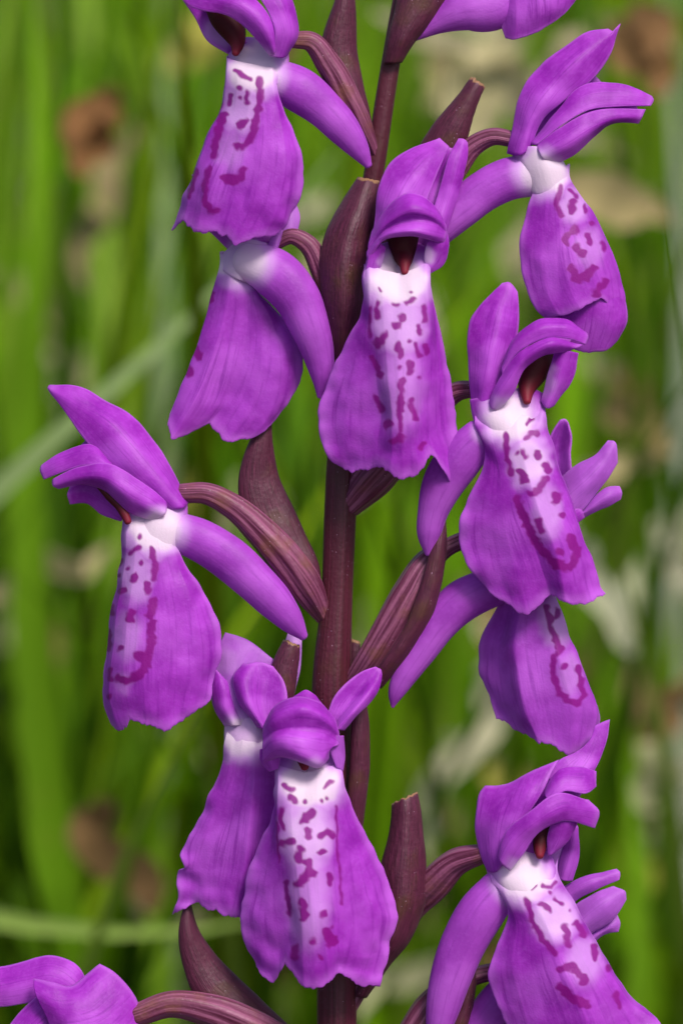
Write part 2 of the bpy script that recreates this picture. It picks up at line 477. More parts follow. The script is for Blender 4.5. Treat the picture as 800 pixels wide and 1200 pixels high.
WB = [0, 0]
def flower(spec):
    cx, cy, cd = spec['c']; WB[0] = cx; WB[1] = cy
    # neck / throat is the body of the flower
    fl = patch('flower', spec['neck'], M_PETAL, root, nu=30, nv=24, thick=3, wave=.4, white=[(cx, cy, 50, .95 * spec.get('neckw', 1.0))])
    if 'lip' in spec:
        patch('lip', [[(c_[0][0], c_[0][1] - 13, c_[0][2] - 11)] + c_ for c_ in spec['lip']], M_PETAL, fl, nu=160, nv=200, thick=2.0, marks=spec.get('marks', ()), white=list(spec.get('white', ())) + [(cx, cy, 48, .95)],
              fringe=spec.get('fringe', 5.5), crease=.6, wave=1.3, ruffle=spec.get('ruffle', 2.5), tint=spec.get('ltint', 0))
    for e in spec.get('lobes', ()): patch('lip_lobe', e, M_PETAL, fl, nu=40, nv=40, thick=2.6, fringe=2, wave=1.2)
    if 'spur' in spec:
        tube('spur', spec['spur'], M_PETAL, fl, squash=.85, white=list(spec.get('spurw', ())) + [(cx, cy, 50, .95)], tint=.15, nring=60)
    for s in spec.get('sepals', ()): petal('sepal', s, fl)
    for s in spec.get('petals', ()): petal('petal', s, fl)
    if 'ovary' in spec:
        tube('ovary', spec['ovary'], M_OVARY, fl, ribs=6, ribamp=.065, twist=.7, nring=60, nseg=48, wob=.4)
    for c in spec.get('column', ()):
        tube('column', c[0], M_COL, fl, nseg=18, nring=20, tint=c[1], wob=.8)
    return fl

def petal(name, s, fl):
    cols = s['c'] if isinstance(s, dict) else s
    kw = {k: v for k, v in s.items() if k != 'c'} if isinstance(s, dict) else {}
    kw.setdefault('thick', 3); kw.setdefault('wave', 2.0)
    kw['white'] = list(kw.get('white', ())) + [(WB[0], WB[1], 36, .9)]; kw.setdefault('nu', 40); kw.setdefault('nv', 50)
    return patch(name, cols, M_PETAL, fl, **kw)

def S(*pts, r): return (list(pts), r)

FL = {}
# A: upper left, turned left, hood cut by the top of the picture
FL['A'] = dict(c=(300,80,60),
  neck=[[(268,92,52),(266,72,40),(272,55,22)], [(282,98,66),(282,72,50),(285,45,20)], [(300,102,72),(304,75,58),(302,45,30)], [(318,100,70),(326,78,60),(322,52,44)], [(330,98,58),(338,75,52),(338,55,44)]],
  lip=[[(268,78,45),(262,115,30),(240,170,20),(222,215,15),(198,270,15)],
       [(268,82,60),(262,120,60),(243,165,58),(225,215,52),(215,262,45)],
       [(280,86,70),(275,130,72),(258,180,75),(240,225,72),(232,273,64)],
       [(295,88,74),(290,135,80),(280,185,84),(268,230,82),(257,271,76)],
       [(305,90,76),(308,140,84),(305,190,90),(295,240,90),(275,284,82)],
       [(318,92,76),(328,140,82),(335,190,88),(325,240,86),(310,277,80)],
       [(322,94,70),(338,140,70),(354,185,70),(350,235,66),(333,266,62)]],
  marks=[S((277,83),(285,90),(293,94),r=2.8), S((281,103),r=3.2), S((272,113),(269,122),r=3), S((290,108),(290,120),r=3), S((282,115),r=2),
         S((304,95),(305,115),(300,140),(295,160),(288,170),(277,172),r=4), S((287,143),(281,147),r=4.5), S((263,135),(255,160),(251,182),r=4.5),
         S((253,140),(260,122),r=2.5), S((285,200),(282,208),(273,211),(262,208),r=5), S((246,198),(241,215),(240,235),(246,247),(256,246),r=3.6), S((232,200),(222,230),r=2.6)],
  white=[(295,85,48,1.0,38),(282,125,32,.6,50),(270,175,28,.3,40)],
  spur=[(318,90,45,23),(350,105,45,26),(380,128,42,23),(405,155,38,19),(422,178,34,12),(431,193,32,5)], spurw=[(312,90,36,.8)],
  sepals=[[[(316,66,78),(322,40,86),(312,10,88),(290,-20,80)], [(330,68,76),(340,40,82),(332,10,84),(308,-26,76)], [(338,64,60),(350,40,62),(346,12,65),(325,-30,62)]],
          [[(300,0,70),(260,-30,60),(215,-50,55)], [(320,-5,64),(280,-45,56),(225,-65,52)], [(338,-5,50),(295,-55,45),(235,-78,45)]],
          dict(c=[[(268,64,30),(243,48,24),(228,20,24),(208,-8,30)], [(276,58,30),(258,30,22),(242,8,26),(225,-20,32)], [(288,50,40),(275,20,34),(258,-5,36),(240,-30,40)]], white=[(262,35,30,.55)])],
  petals=[[[(316,66,76),(300,46,85),(270,20,88),(225,8,80),(205,-8,70)], [(322,62,84),(312,36,94),(286,8,96),(238,-8,86),(210,-20,70)], [(322,52,78),(318,26,86),(300,0,86),(250,-20,75),(215,-32,65)]]],
  column=[([(250,4,40,12),(264,22,42,17),(275,40,46,14),(278,53,52,8),(276,62,58,4.5)], 0.0)],
  ovary=[(343,47,46,9),(362,48,44,11),(384,74,38,14),(408,118,28,15),(428,158,14,11),(438,180,4,7)])

# B: below A, seen from behind the lip, spur towards the viewer
FL['B'] = dict(c=(285,305,25),
  neck=[[(258,312,16),(262,298,12),(275,284,8)], [(268,322,32),(278,304,34),(290,280,28)], [(285,330,34),(300,310,38),(310,284,30)], [(300,332,20),(318,310,20),(325,288,12)]], neckw=.85,
  lip=[[(262,308,5),(252,345,-5),(235,410,-15),(215,460,-20),(205,500,-15)],
       [(258,308,20),(247,350,20),(230,410,20),(212,455,20),(197,490,20)],
       [(270,318,30),(264,365,33),(248,420,36),(233,460,36),(201,515,34)],
       [(278,325,30),(275,370,29),(262,430,28),(248,475,27),(222,508,26)],
       [(288,330,28),(290,375,24),(282,430,24),(262,475,22),(246,496,18)],
       [(295,335,26),(305,378,26),(305,430,28),(290,480,26),(266,518,22)],
       [(300,338,24),(320,380,25),(330,430,26),(318,480,22),(293,516,18)],
       [(302,338,20),(328,368,18),(351,405,16),(355,435,14),(342,468,12),(318,498,12)]],
  marks=[S((248,345),(246,352),r=4), S((238,368),(234,382),r=4.5), S((228,405),(234,418),r=5), S((222,436),r=6.5)],
  white=[(268,312,26,.9)], ltint=.06,
  spur=[(290,306,28,22),(318,318,35,29),(345,345,38,28),(362,380,38,24),(373,415,36,19),(377,445,34,12),(375,464,33,4)], spurw=[(285,300,30,.75)],
  sepals=[dict(c=[[(318,288,12),(322,262,8),(328,235,2),(305,180,-8)], [(335,284,18),(338,260,14),(337,232,8),(315,176,-5)], [(348,272,10),(351,255,6),(347,238,2),(330,180,-6)]], tint=.6),
          [[(285,292,0),(265,262,-5),(245,235,-8),(225,205,-10)], [(305,288,16),(285,258,14),(262,228,8),(232,200,-4)], [(322,284,10),(305,250,6),(280,218,2),(240,195,-8)]],
          dict(c=[[(313,292,30),(318,278,28),(326,268,24)], [(322,294,34),(326,280,32),(330,270,26)], [(326,290,30),(330,278,28),(332,270,24)]], tint=.5)],
  petals=[[[(270,295,5),(250,275,-2),(230,258,-6),(215,245,-8)], [(285,292,14),(265,268,8),(243,250,0),(220,238,-6)], [(300,288,6),(280,260,2),(258,240,-4),(228,228,-8)]]],
  ovary=[(322,286,20,7),(342,277,22,9),(360,286,22,11),(375,315,20,12),(384,352,14,11),(394,400,4,9)])

# C: facing the viewer, high on the stem
FL['C'] = dict(c=(466,325,90),
  neck=[[(426,346,93),(424,325,90),(429,305,84),(432,290,78)], [(440,350,100),(440,322,94),(446,300,78),(450,285,60)], [(466,354,98),(466,325,80),(470,300,62),(471,280,50)], [(490,350,100),(491,322,94),(492,300,78),(491,285,60)], [(504,346,93),(504,325,90),(503,305,84),(500,290,78)]],
  lip=[[(427,322,95),(424,362,88),(402,408,75),(381,452,68),(372,490,66),(378,520,68),(390,540,70)],
       [(428,325,98),(428,370,96),(415,430,90),(405,490,86),(412,556,82)],
       [(433,322,102),(434,370,106),(440,430,106),(446,490,104),(440,546,100)],
       [(448,330,104),(450,385,116),(455,440,121),(460,500,122),(458,556,114)],
       [(466,334,102),(466,385,118),(467,440,124),(470,500,125),(472,561,116)],
       [(482,330,104),(482,385,116),(482,440,121),(484,500,122),(490,556,114)],
       [(498,322,102),(502,370,106),(500,430,106),(497,490,104),(505,534,100)],
       [(503,325,98),(508,380,88),(514,440,80),(516,500,76),(529,564,72)],
       [(503,322,95),(513,380,80),(527,440,68),(535,500,62),(536,548,62)]],
  marks=[S((443,337),(446,342),r=1.6), S((461,357),(466,358),r=2.3), S((475,356),(485,350),r=2.3), S((482,343),r=2), S((443,355),(443,372),r=3), S((434,360),(434,395),r=1.8),
         S((472,372),r=5.2), S((465,382),r=5.2), S((496,358),(497,375),r=3), S((490,383),(491,390),r=3.3), S((441,398),(445,405),(450,392),r=4), S((467,404),(468,417),r=4),
         S((479,400),r=2.8), S((487,404),(490,416),r=3), S((498,405),(499,412),r=3.2), S((438,420),(447,440),r=4), S((480,425),(480,438),r=3.5), S((467,430),r=3),
         S((470,445),(469,480),r=4.5), S((481,470),(485,490),r=3.5), S((491,443),r=2.5), S((440,465),(448,480),r=3.5), S((455,498),r=5.5), S((462,518),(470,512),r=5), S((495,520),(492,525),r=3.5), S((468,485),(470,505),r=3)],
  white=[(466,330,60,1.0,48),(468,380,44,.62,58),(470,450,38,.32,90)],
  sepals=[[[(434,285,80),(439,252,72),(444,220,70),(456,192,66),(480,175,58),(515,161,48)], [(455,262,92),(468,235,90),(480,212,84),(497,190,72),(520,166,50)], [(495,248,84),(505,222,76),(514,200,68),(526,172,52)]],
          [[(500,272,66),(516,215,62),(528,178,56),(537,162,48)], [(510,276,70),(529,220,64),(538,184,58),(543,163,48)], [(520,280,58),(538,224,52),(547,186,50),(547,167,46)]],
          [[(485,250,62),(500,212,58),(515,182,50),(524,172,44)], [(505,255,54),(514,218,48),(524,188,44),(530,174,42)], [(522,258,58),(528,222,54),(533,190,48),(535,176,44)]]],
  petals=[[[(436,270,86),(455,240,98),(480,227,104),(505,237,98),(517,254,86)], [(432,288,94),(454,262,114),(485,248,124),(508,254,114),(522,268,92)], [(431,294,92),(453,268,108),(485,257,116),(508,261,108),(522,273,90)], [(431,302,94),(452,276,116),(482,271,126),(503,275,117),(521,279,93)], [(431,307,90),(452,281,108),(482,278,116),(503,282,108),(520,286,90)]],
          dict(c=[[(440,282,102),(432,300,98),(428,316,93)], [(446,286,104),(441,302,98),(436,318,92)], [(452,290,98),(449,304,90),(444,318,86)]], white=[(452,305,14,.6)]),
          dict(c=[[(522,262,90),(526,290,86),(519,312,82),(504,321,84)], [(513,275,98),(515,292,94),(510,306,90),(502,316,88)], [(500,284,96),(497,298,90),(497,308,86),(498,314,84)]], white=[(500,300,16,.7)])],
  column=[([(472,270,66,19),(472,284,68,18),(473,299,73,13),(474,312,90,6),(474,319,94,4.5)], 0.0)],
  spur=[(466,318,30,20),(468,330,20,22),(470,350,15,20),(468,375,0,14),(464,395,-5,6)],
  ovary=[(480,262,50,12),(470,262,25,14),(448,310,10,15),(425,390,4,15),(408,440,0,10)])

# D: upper right, turned right
FL['D'] = dict(c=(636,200,45),
  neck=[[(612,215,34),(606,196,34),(596,172,34)], [(630,228,48),(620,200,50),(610,172,46)], [(648,222,54),(640,198,58),(630,172,54)], [(662,212,46),(656,196,50),(645,180,48)], [(666,206,34),(662,194,36),(655,182,40)]],
  lip=[[(625,215,40),(616,250,45),(608,290,48),(612,325,48),(624,355,46),(640,374,44)],
       [(640,215,50),(636,260,58),(635,310,62),(642,345,60),(655,370,56)],
       [(650,212,52),(655,260,62),(662,315,66),(670,345,64),(680,362,60)],
       [(658,210,50),(672,260,58),(690,315,60),(697,335,58),(703,350,54)],
       [(663,207,44),(690,255,46),(710,305,46),(718,335,42),(717,362,38)],
       [(666,205,34),(697,255,32),(722,310,28),(730,340,24),(731,368,22)],
       [(662,210,18),(690,260,10),(715,320,5),(722,350,5),(720,376,8)]],
  lobes=[[[(648,362,40),(650,385,36),(652,402,28)], [(674,352,46),(672,382,42),(668,408,30)], [(703,338,48),(698,375,46),(688,413,30)], [(720,338,36),(719,378,40),(708,411,28)], [(731,348,20),(734,376,24),(722,399,22)]]],
  marks=[S((657,218),(651,235),(657,253),r=3), S((670,237),(669,248),r=4), S((668,224),(674,230),r=2.5), S((683,242),(686,248),r=2.5), S((693,262),r=3), S((674,268),(671,272),r=5),
         S((662,275),(662,284),r=4.3), S((688,276),(689,283),r=4), S((675,290),(681,297),r=5.3), S((704,285),(706,292),r=3), S((670,315),(674,327),(685,325),(695,314),r=5), S((708,332),(698,342),r=5)],
  white=[(645,205,34,1.0),(672,240,26,.5,34),(690,290,26,.3,40)], fringe=2,
  spur=[(622,205,30,25),(595,210,30,25),(565,225,30,24),(540,245,32,23),(515,268,32,20),(495,292,30,12),(485,305,28,4)], spurw=[(628,205,34,.7)],
  sepals=[[[(594,180,35),(602,135,35),(624,85,32),(655,58,30),(692,36,28),(712,33,26)], [(608,182,50),(622,140,54),(645,105,52),(680,68,46),(720,36,28)], [(622,172,44),(640,136,46),(668,112,42),(697,90,34),(715,62,26),(727,28,22)]],
          [[(626,176,40),(655,150,46),(690,129,46),(745,124,34)], [(632,182,42),(660,158,48),(694,138,48),(746,128,34)], [(640,188,38),(665,168,42),(698,148,42),(746,134,33)]],
          [[(600,170,10),(618,130,5),(650,95,0),(690,85,0)], [(620,165,16),(640,128,14),(668,108,10),(700,92,4)], [(640,165,14),(655,140,10),(680,125,6),(710,105,2)]]],
  petals=[[[(622,170,40),(650,132,46),(684,99,44),(722,97,38),(763,113,30)], [(624,170,48),(652,140,56),(688,114,54),(724,110,46),(765,118,32)], [(628,170,54),(655,149,60),(690,129,57),(725,125,49),(762,124,36)]],
          [[(628,170,50),(655,150,58),(690,131,56),(725,127,48),(756,128,36)], [(634,183,58),(660,170,66),(693,150,62),(722,138,52),(752,137,38)], [(645,194,46),(668,184,48),(695,162,44),(718,145,40),(748,145,34)]]],
  ovary=[(600,163,26,9),(578,160,22,10),(556,170,16,12),(536,195,10,14),(500,255,4,15),(450,330,0,14),(425,360,0,8)])

# E: only the lower edge shows at the top
FL['E'] = dict(c=(600,-90,10),
  neck=[[(570,-5,10),(572,-30,10),(580,-50,8)], [(585,0,22),(588,-28,24),(592,-50,20)], [(600,-5,24),(606,-30,26),(608,-52,22)], [(615,-15,15),(618,-35,15),(620,-52,12)]],
  lip=[[(580,-35,12),(581,5,16),(586,30,16),(592,45,16)], [(598,-35,26),(604,0,32),(604,28,30),(604,46,22)], [(620,-40,30),(630,-5,36),(632,18,34),(630,38,24)], [(650,-45,26),(655,-15,30),(655,8,28),(652,24,20)], [(690,-50,8),(686,-28,12),(680,-10,14),(672,4,14)]],
  fringe=1.0, ruffle=1.0,
  spur=[(605,-30,2,22),(578,4,5,31),(542,10,8,27),(512,24,8,17),(486,42,8,6)],
  sepals=[[[(585,-45,5),(570,-90,5),(580,-140,0),(605,-170,0)], [(605,-45,15),(600,-90,20),(608,-135,12),(612,-170,0)], [(620,-50,8),(630,-90,8),(630,-130,4),(618,-170,0)]],
          [[(605,-55,20),(635,-95,24),(670,-125,20),(710,-140,12)], [(615,-50,30),(650,-80,36),(685,-105,28),(715,-138,14)], [(625,-45,20),(665,-62,24),(700,-90,20),(720,-132,12)]]],
  ovary=[(585,-55,0,9),(560,-65,-2,11),(530,-55,0,13),(505,-20,4,14),(482,35,4,10)])

# F: right of the stem, throat open to the viewer
FL['F'] = dict(c=(596,490,80),
  neck=[[(570,520,70),(556,495,68),(550,468,62)], [(582,518,84),(572,492,84),(566,465,74)], [(598,512,92),(594,488,86),(598,458,66)], [(618,508,90),(616,485,76),(618,452,54)], [(632,502,84),(632,482,76),(634,460,60)], [(640,495,72),(638,478,68),(640,462,60)]],
  lip=[[(556,492,74),(568,530,75),(548,585,72),(536,620,70),(545,655,70),(572,692,72)],
       [(562,500,80),(575,540,84),(568,600,84),(575,660,82),(592,708,78)],
       [(575,506,86),(585,550,92),(590,610,94),(605,670,92),(618,721,84)],
       [(590,505,90),(598,550,98),(606,595,100),(628,645,97),(644,696,86)],
       [(605,500,92),(615,545,103),(630,595,110),(650,645,109),(663,706,96)],
       [(622,500,90),(635,545,98),(650,595,102),(672,645,100),(688,707,90)],
       [(634,490,84),(647,535,86),(664,585,84),(685,640,78),(710,697,72)],
       [(638,482,74),(648,525,70),(664,575,62),(684,640,56),(701,690,54)]],
  marks=[S((617,497),(624,491),r=2.3), S((616,513),(622,507),(629,508),r=3.2), S((592,510),(594,535),(599,555),r=3.3), S((613,530),(615,534),r=4), S((606,531),r=2), S((629,530),(630,536),r=3.5),
         S((610,552),(614,563),r=5), S((637,545),(642,552),r=4), S((638,563),(632,572),(622,580),r=4.6), S((606,585),(612,600),(622,625),(635,645),(650,660),(668,665),(675,650),(668,632),r=5),
         S((652,580),(650,588),r=5), S((657,605),r=4), S((630,610),(634,622),r=4), S((655,648),r=4)],
  white=[(598,490,52,1.0,40),(620,540,36,.75,48),(640,600,28,.4,50)],
  spur=[(562,512,60,22),(541,535,55,26),(520,565,50,25),(507,600,46,18),(502,630,43,13),(502,648,42,5)], spurw=[(566,505,22,.6)],
  sepals=[[[(550,476,60),(549,425,60),(552,372,55),(572,347,50),(588,331,45)], [(564,482,74),(572,430,80),(580,385,74),(588,355,60),(597,331,46)], [(580,480,70),(592,440,68),(603,405,60),(608,370,54),(606,342,46)]],
          [[(610,420,40),(622,392,36),(640,375,30),(660,360,22)], [(630,418,46),(645,392,46),(662,378,40),(680,370,28)], [(655,420,40),(668,400,40),(680,390,34),(692,384,28)]]],
  petals=[[[(588,432,80),(604,396,86),(635,375,88),(665,375,82),(689,391,72)], [(588,434,90),(605,404,98),(635,385,103),(665,384,96),(689,396,76)], [(588,440,90),(608,412,98),(637,397,101),(665,397,95),(685,404,80)]],
          [[(573,470,80),(586,442,90),(606,414,98),(640,397,102),(682,404,84)], [(575,478,88),(593,450,100),(612,422,108),(642,404,110),(676,408,90)], [(582,481,84),(600,462,92),(614,434,98),(638,416,100),(668,412,88)]],
          dict(c=[[(648,414,80),(640,445,74),(634,470,72)], [(662,411,92),(652,445,88),(640,478,80)], [(678,414,82),(672,442,78),(648,476,74)]], white=[(638,440,22,.5,34)])],
  column=[([(638,404,52,14),(630,422,54,20),(622,440,58,17),(617,456,66,10),(617,470,76,5)], 0.0)],
  ovary=[(556,456,40,9),(538,458,30,11),(510,480,20,14),(470,525,15,20),(435,562,10,23),(410,590,2,16)])

# G: behind F, lower right, lip hanging below it
FL['G'] = dict(c=(620,670,40),
  neck=[[(592,695,28),(590,675,22),(596,650,15)], [(612,698,40),(612,672,40),(612,645,30)], [(632,696,44),(632,670,44),(630,642,30)], [(650,690,32),(650,668,28),(648,640,20)]],
  lip=[[(592,690,24),(577,722,10),(561,755,-2),(561,785,-4),(574,818,-2),(580,838,4)],
       [(605,690,36),(592,730,28),(584,780,22),(592,825,20),(605,857,20)],
       [(618,690,46),(604,740,50),(606,790,52),(618,840,48),(630,868,42)],
       [(630,690,46),(630,740,52),(636,790,52),(645,840,48),(650,878,40)],
       [(640,690,46),(648,740,54),(660,790,54),(672,840,46),(668,886,36)],
       [(648,692,40),(665,740,40),(683,790,36),(699,830,30),(692,868,26)],
       [(645,690,20),(665,740,22),(684,790,16),(702,835,10),(701,852,12)]],
  marks=[S((640,712),(645,735),(652,755),(655,762),r=3.6), S((652,716),(652,722),r=4), S((657,760),(650,770),(647,785),(652,805),(663,820),(675,825),(683,815),(678,795),(675,782),r=3.6), S((660,780),r=3.5), S((667,742),r=2)],
  white=[(652,725,28,.55,50),(668,790,20,.3,40)], ltint=.12,
  spur=[(605,675,25,26),(570,690,25,24),(540,705,25,25),(515,730,25,22),(492,765,25,18),(472,795,24,14),(462,818,23,7),(460,828,22,2)],
  sepals=[dict(c=[[(632,600,18),(652,565,24),(675,545,30),(698,532,32),(712,516,30)], [(645,612,34),(665,585,42),(690,562,44),(710,538,38),(721,520,32)], [(660,618,30),(676,604,32),(690,590,34),(706,568,34),(723,542,30)]], tint=.35),
          dict(c=[[(655,620,20),(672,602,24),(692,586,27),(712,571,26),(725,570,22)], [(660,622,28),(678,606,32),(696,592,34),(714,581,32),(728,577,24)], [(668,622,20),(682,610,24),(698,600,27),(714,593,26),(727,585,22)]], tint=.3),
          dict(c=[[(630,575,0),(638,535,5),(648,503,5),(656,492,5)], [(650,565,-8),(651,535,-8),(654,512,-4),(661,491,4)], [(672,560,5),(668,530,8),(668,508,8),(665,494,5)]], tint=.1)],
  petals=[[[(600,650,30),(620,610,36),(645,590,36),(668,580,30)], [(615,655,44),(635,625,50),(658,608,46),(680,596,34)], [(635,655,36),(650,635,40),(668,620,36),(684,606,28)]]],
  ovary=[(578,640,18,10),(545,633,15,10),(525,641,15,10),(503,657,18,15),(480,695,20,20),(456,737,18,20),(435,772,12,18),(414,800,2,12)])

# H: left, turned left
FL['H'] = dict(c=(185,620,50),
  neck=[[(145,632,44),(146,612,40),(150,600,30)], [(158,640,58),(160,615,50),(164,598,36)], [(178,645,63),(182,615,62),(182,592,50)], [(198,648,60),(206,618,60),(205,588,50)], [(210,645,46),(219,615,46),(220,585,42)]],
  lip=[[(145,614,40),(143,650,35),(132,710,28),(124,770,22),(121,825,20),(128,850,20)],
       [(150,614,52),(148,655,54),(138,715,54),(132,775,52),(130,825,48),(142,858,42)],
       [(160,616,58),(158,660,64),(150,720,68),(146,785,68),(153,844,56)],
       [(172,618,60),(172,665,68),(170,725,73),(168,790,74),(172,852,62)],
       [(185,620,60),(190,665,68),(198,725,72),(198,790,72),(196,854,62)],
       [(198,625,58),(212,670,62),(230,730,66),(232,785,64),(222,840,56)],
       [(205,628,52),(222,668,52),(245,705,52),(260,745,50),(254,785,48),(246,820,46)]],
  marks=[S((164,629),r=3.8), S((162,643),(155,648),r=3.3), S((166,659),r=3), S((178,643),(182,660),(180,678),r=3.6), S((150,667),r=3), S((158,675),(157,680),r=3.8), S((145,693),r=4.8), S((173,685),(174,692),r=4),
         S((155,718),(154,725),r=4.6), S((180,705),(176,720),r=5.6), S((178,730),(176,755),(172,778),(165,790),(150,797),(140,795),r=5), S((162,768),(170,775),r=5), S((141,760),r=4), S((131,710),(132,720),r=3),
         S((129,740),(128,760),r=3.6), S((129,785),(131,795),r=3.6), S((130,815),r=3), S((143,657),(140,662),r=2.5), S((142,675),r=2.3)],
  white=[(178,622,46,1.0,40),(160,675,30,.5,50),(150,745,26,.34,46),(145,800,20,.26)],
  spur=[(203,622,42,23),(232,632,44,25),(265,652,44,26),(300,683,42,24),(328,712,40,20),(347,735,38,12),(355,745,37,6)], spurw=[(196,620,32,.8)],
  sepals=[[[(219,590,40),(205,555,38),(185,522,34),(160,492,28),(130,472,24),(95,454,20),(58,451,18)], [(212,596,56),(180,560,60),(150,525,56),(115,490,44),(85,472,32),(56,455,20)], [(195,596,52),(160,575,54),(128,545,48),(102,518,40),(80,488,30),(58,460,19)]],
          [[(200,580,20),(170,545,14),(140,520,10),(110,510,6)], [(190,590,28),(155,560,22),(125,535,16),(95,522,10)], [(175,595,30),(140,575,24),(112,552,20),(80,540,14)]]],
  petals=[[[(160,572,50),(128,541,52),(106,521,44),(78,527,38),(49,547,28)], [(160,578,58),(127,546,62),(102,533,54),(76,540,46),(48,553,32)], [(160,582,60),(127,552,63),(100,546,57),(76,553,47),(52,562,34)]],
          [[(196,588,58),(158,560,68),(125,543,67),(95,546,59),(62,562,44)], [(194,602,66),(157,582,76),(122,560,75),(96,559,64),(62,569,46)], [(180,609,56),(150,599,60),(125,577,58),(100,569,54),(68,573,44)]],
          [[(150,596,44),(125,573,38),(102,566,36),(82,570,36)], [(146,606,40),(122,590,34),(100,578,36),(79,580,40)], [(142,611,34),(120,603,28),(102,590,28),(82,591,32)]]],
  column=[([(116,570,54,3),(128,582,56,4.5),(140,594,58,5),(147,604,60,5.5),(150,611,62,4.5)], 0.0)],
  ovary=[(214,578,40,11),(240,578,40,12),(272,593,38,14),(305,622,34,18),(335,655,28,21),(360,690,18,20),(378,722,4,10)])

# I: behind J, lip hanging at the left
FL['I'] = dict(c=(285,860,30),
  neck=[[(265,890,22),(263,865,22),(264,842,18)], [(280,895,36),(280,865,38),(284,840,30)], [(300,895,38),(302,865,40),(305,842,32)], [(315,890,26),(318,865,24),(318,845,18)]], neckw=.8,
  lip=[[(266,858,25),(261,893,22),(241,940,18),(222,980,14),(212,1003,16),(216,1016,20),(206,1026,12),(210,1048,14),(201,1072,10)],
       [(274,862,32),(268,900,32),(250,955,30),(232,1005,26),(232,1058,22)],
       [(285,864,38),(280,905,38),(266,960,36),(252,1015,32),(248,1068,28)],
       [(298,866,40),(298,910,48),(292,965,50),(286,1020,46),(275,1075,34)],
       [(310,868,36),(315,910,38),(312,965,36),(305,1020,32),(300,1073,28)],
       [(318,872,25),(330,910,22),(335,965,18),(330,1020,14),(325,1065,14)]],
  white=[(282,866,34,.9,40)], fringe=5, ruffle=5, ltint=.05,
  spur=[(300,862,15,22),(330,880,8,22),(360,920,4,18),(380,960,-10,8)],
  sepals=[dict(c=[[(263,852,20),(250,825,20),(248,790,18),(254,765,16),(264,741,14)], [(280,850,32),(272,815,34),(274,785,32),(280,765,26),(290,750,20)], [(300,850,22),(302,820,24),(312,795,24),(318,782,22),(320,773,20)]], tint=.45, white=[(265,775,26,.3)]),
          dict(c=[[(326,810,2),(329,770,0),(337,741,0)], [(338,812,6),(342,770,5),(345,739,2)], [(345,815,2),(352,780,0),(354,745,0)]], tint=.9, white=[(345,745,20,.6)])],
  petals=[[[(268,848,28),(252,828,30),(249,800,30),(252,782,28)], [(275,850,36),(264,828,40),(260,805,38),(258,790,32)], [(285,850,32),(276,830,36),(270,812,36),(266,798,32)]]],
  ovary=[(306,845,20,9),(330,835,12,11),(352,860,5,13),(372,910,2,13),(388,950,0,8)])

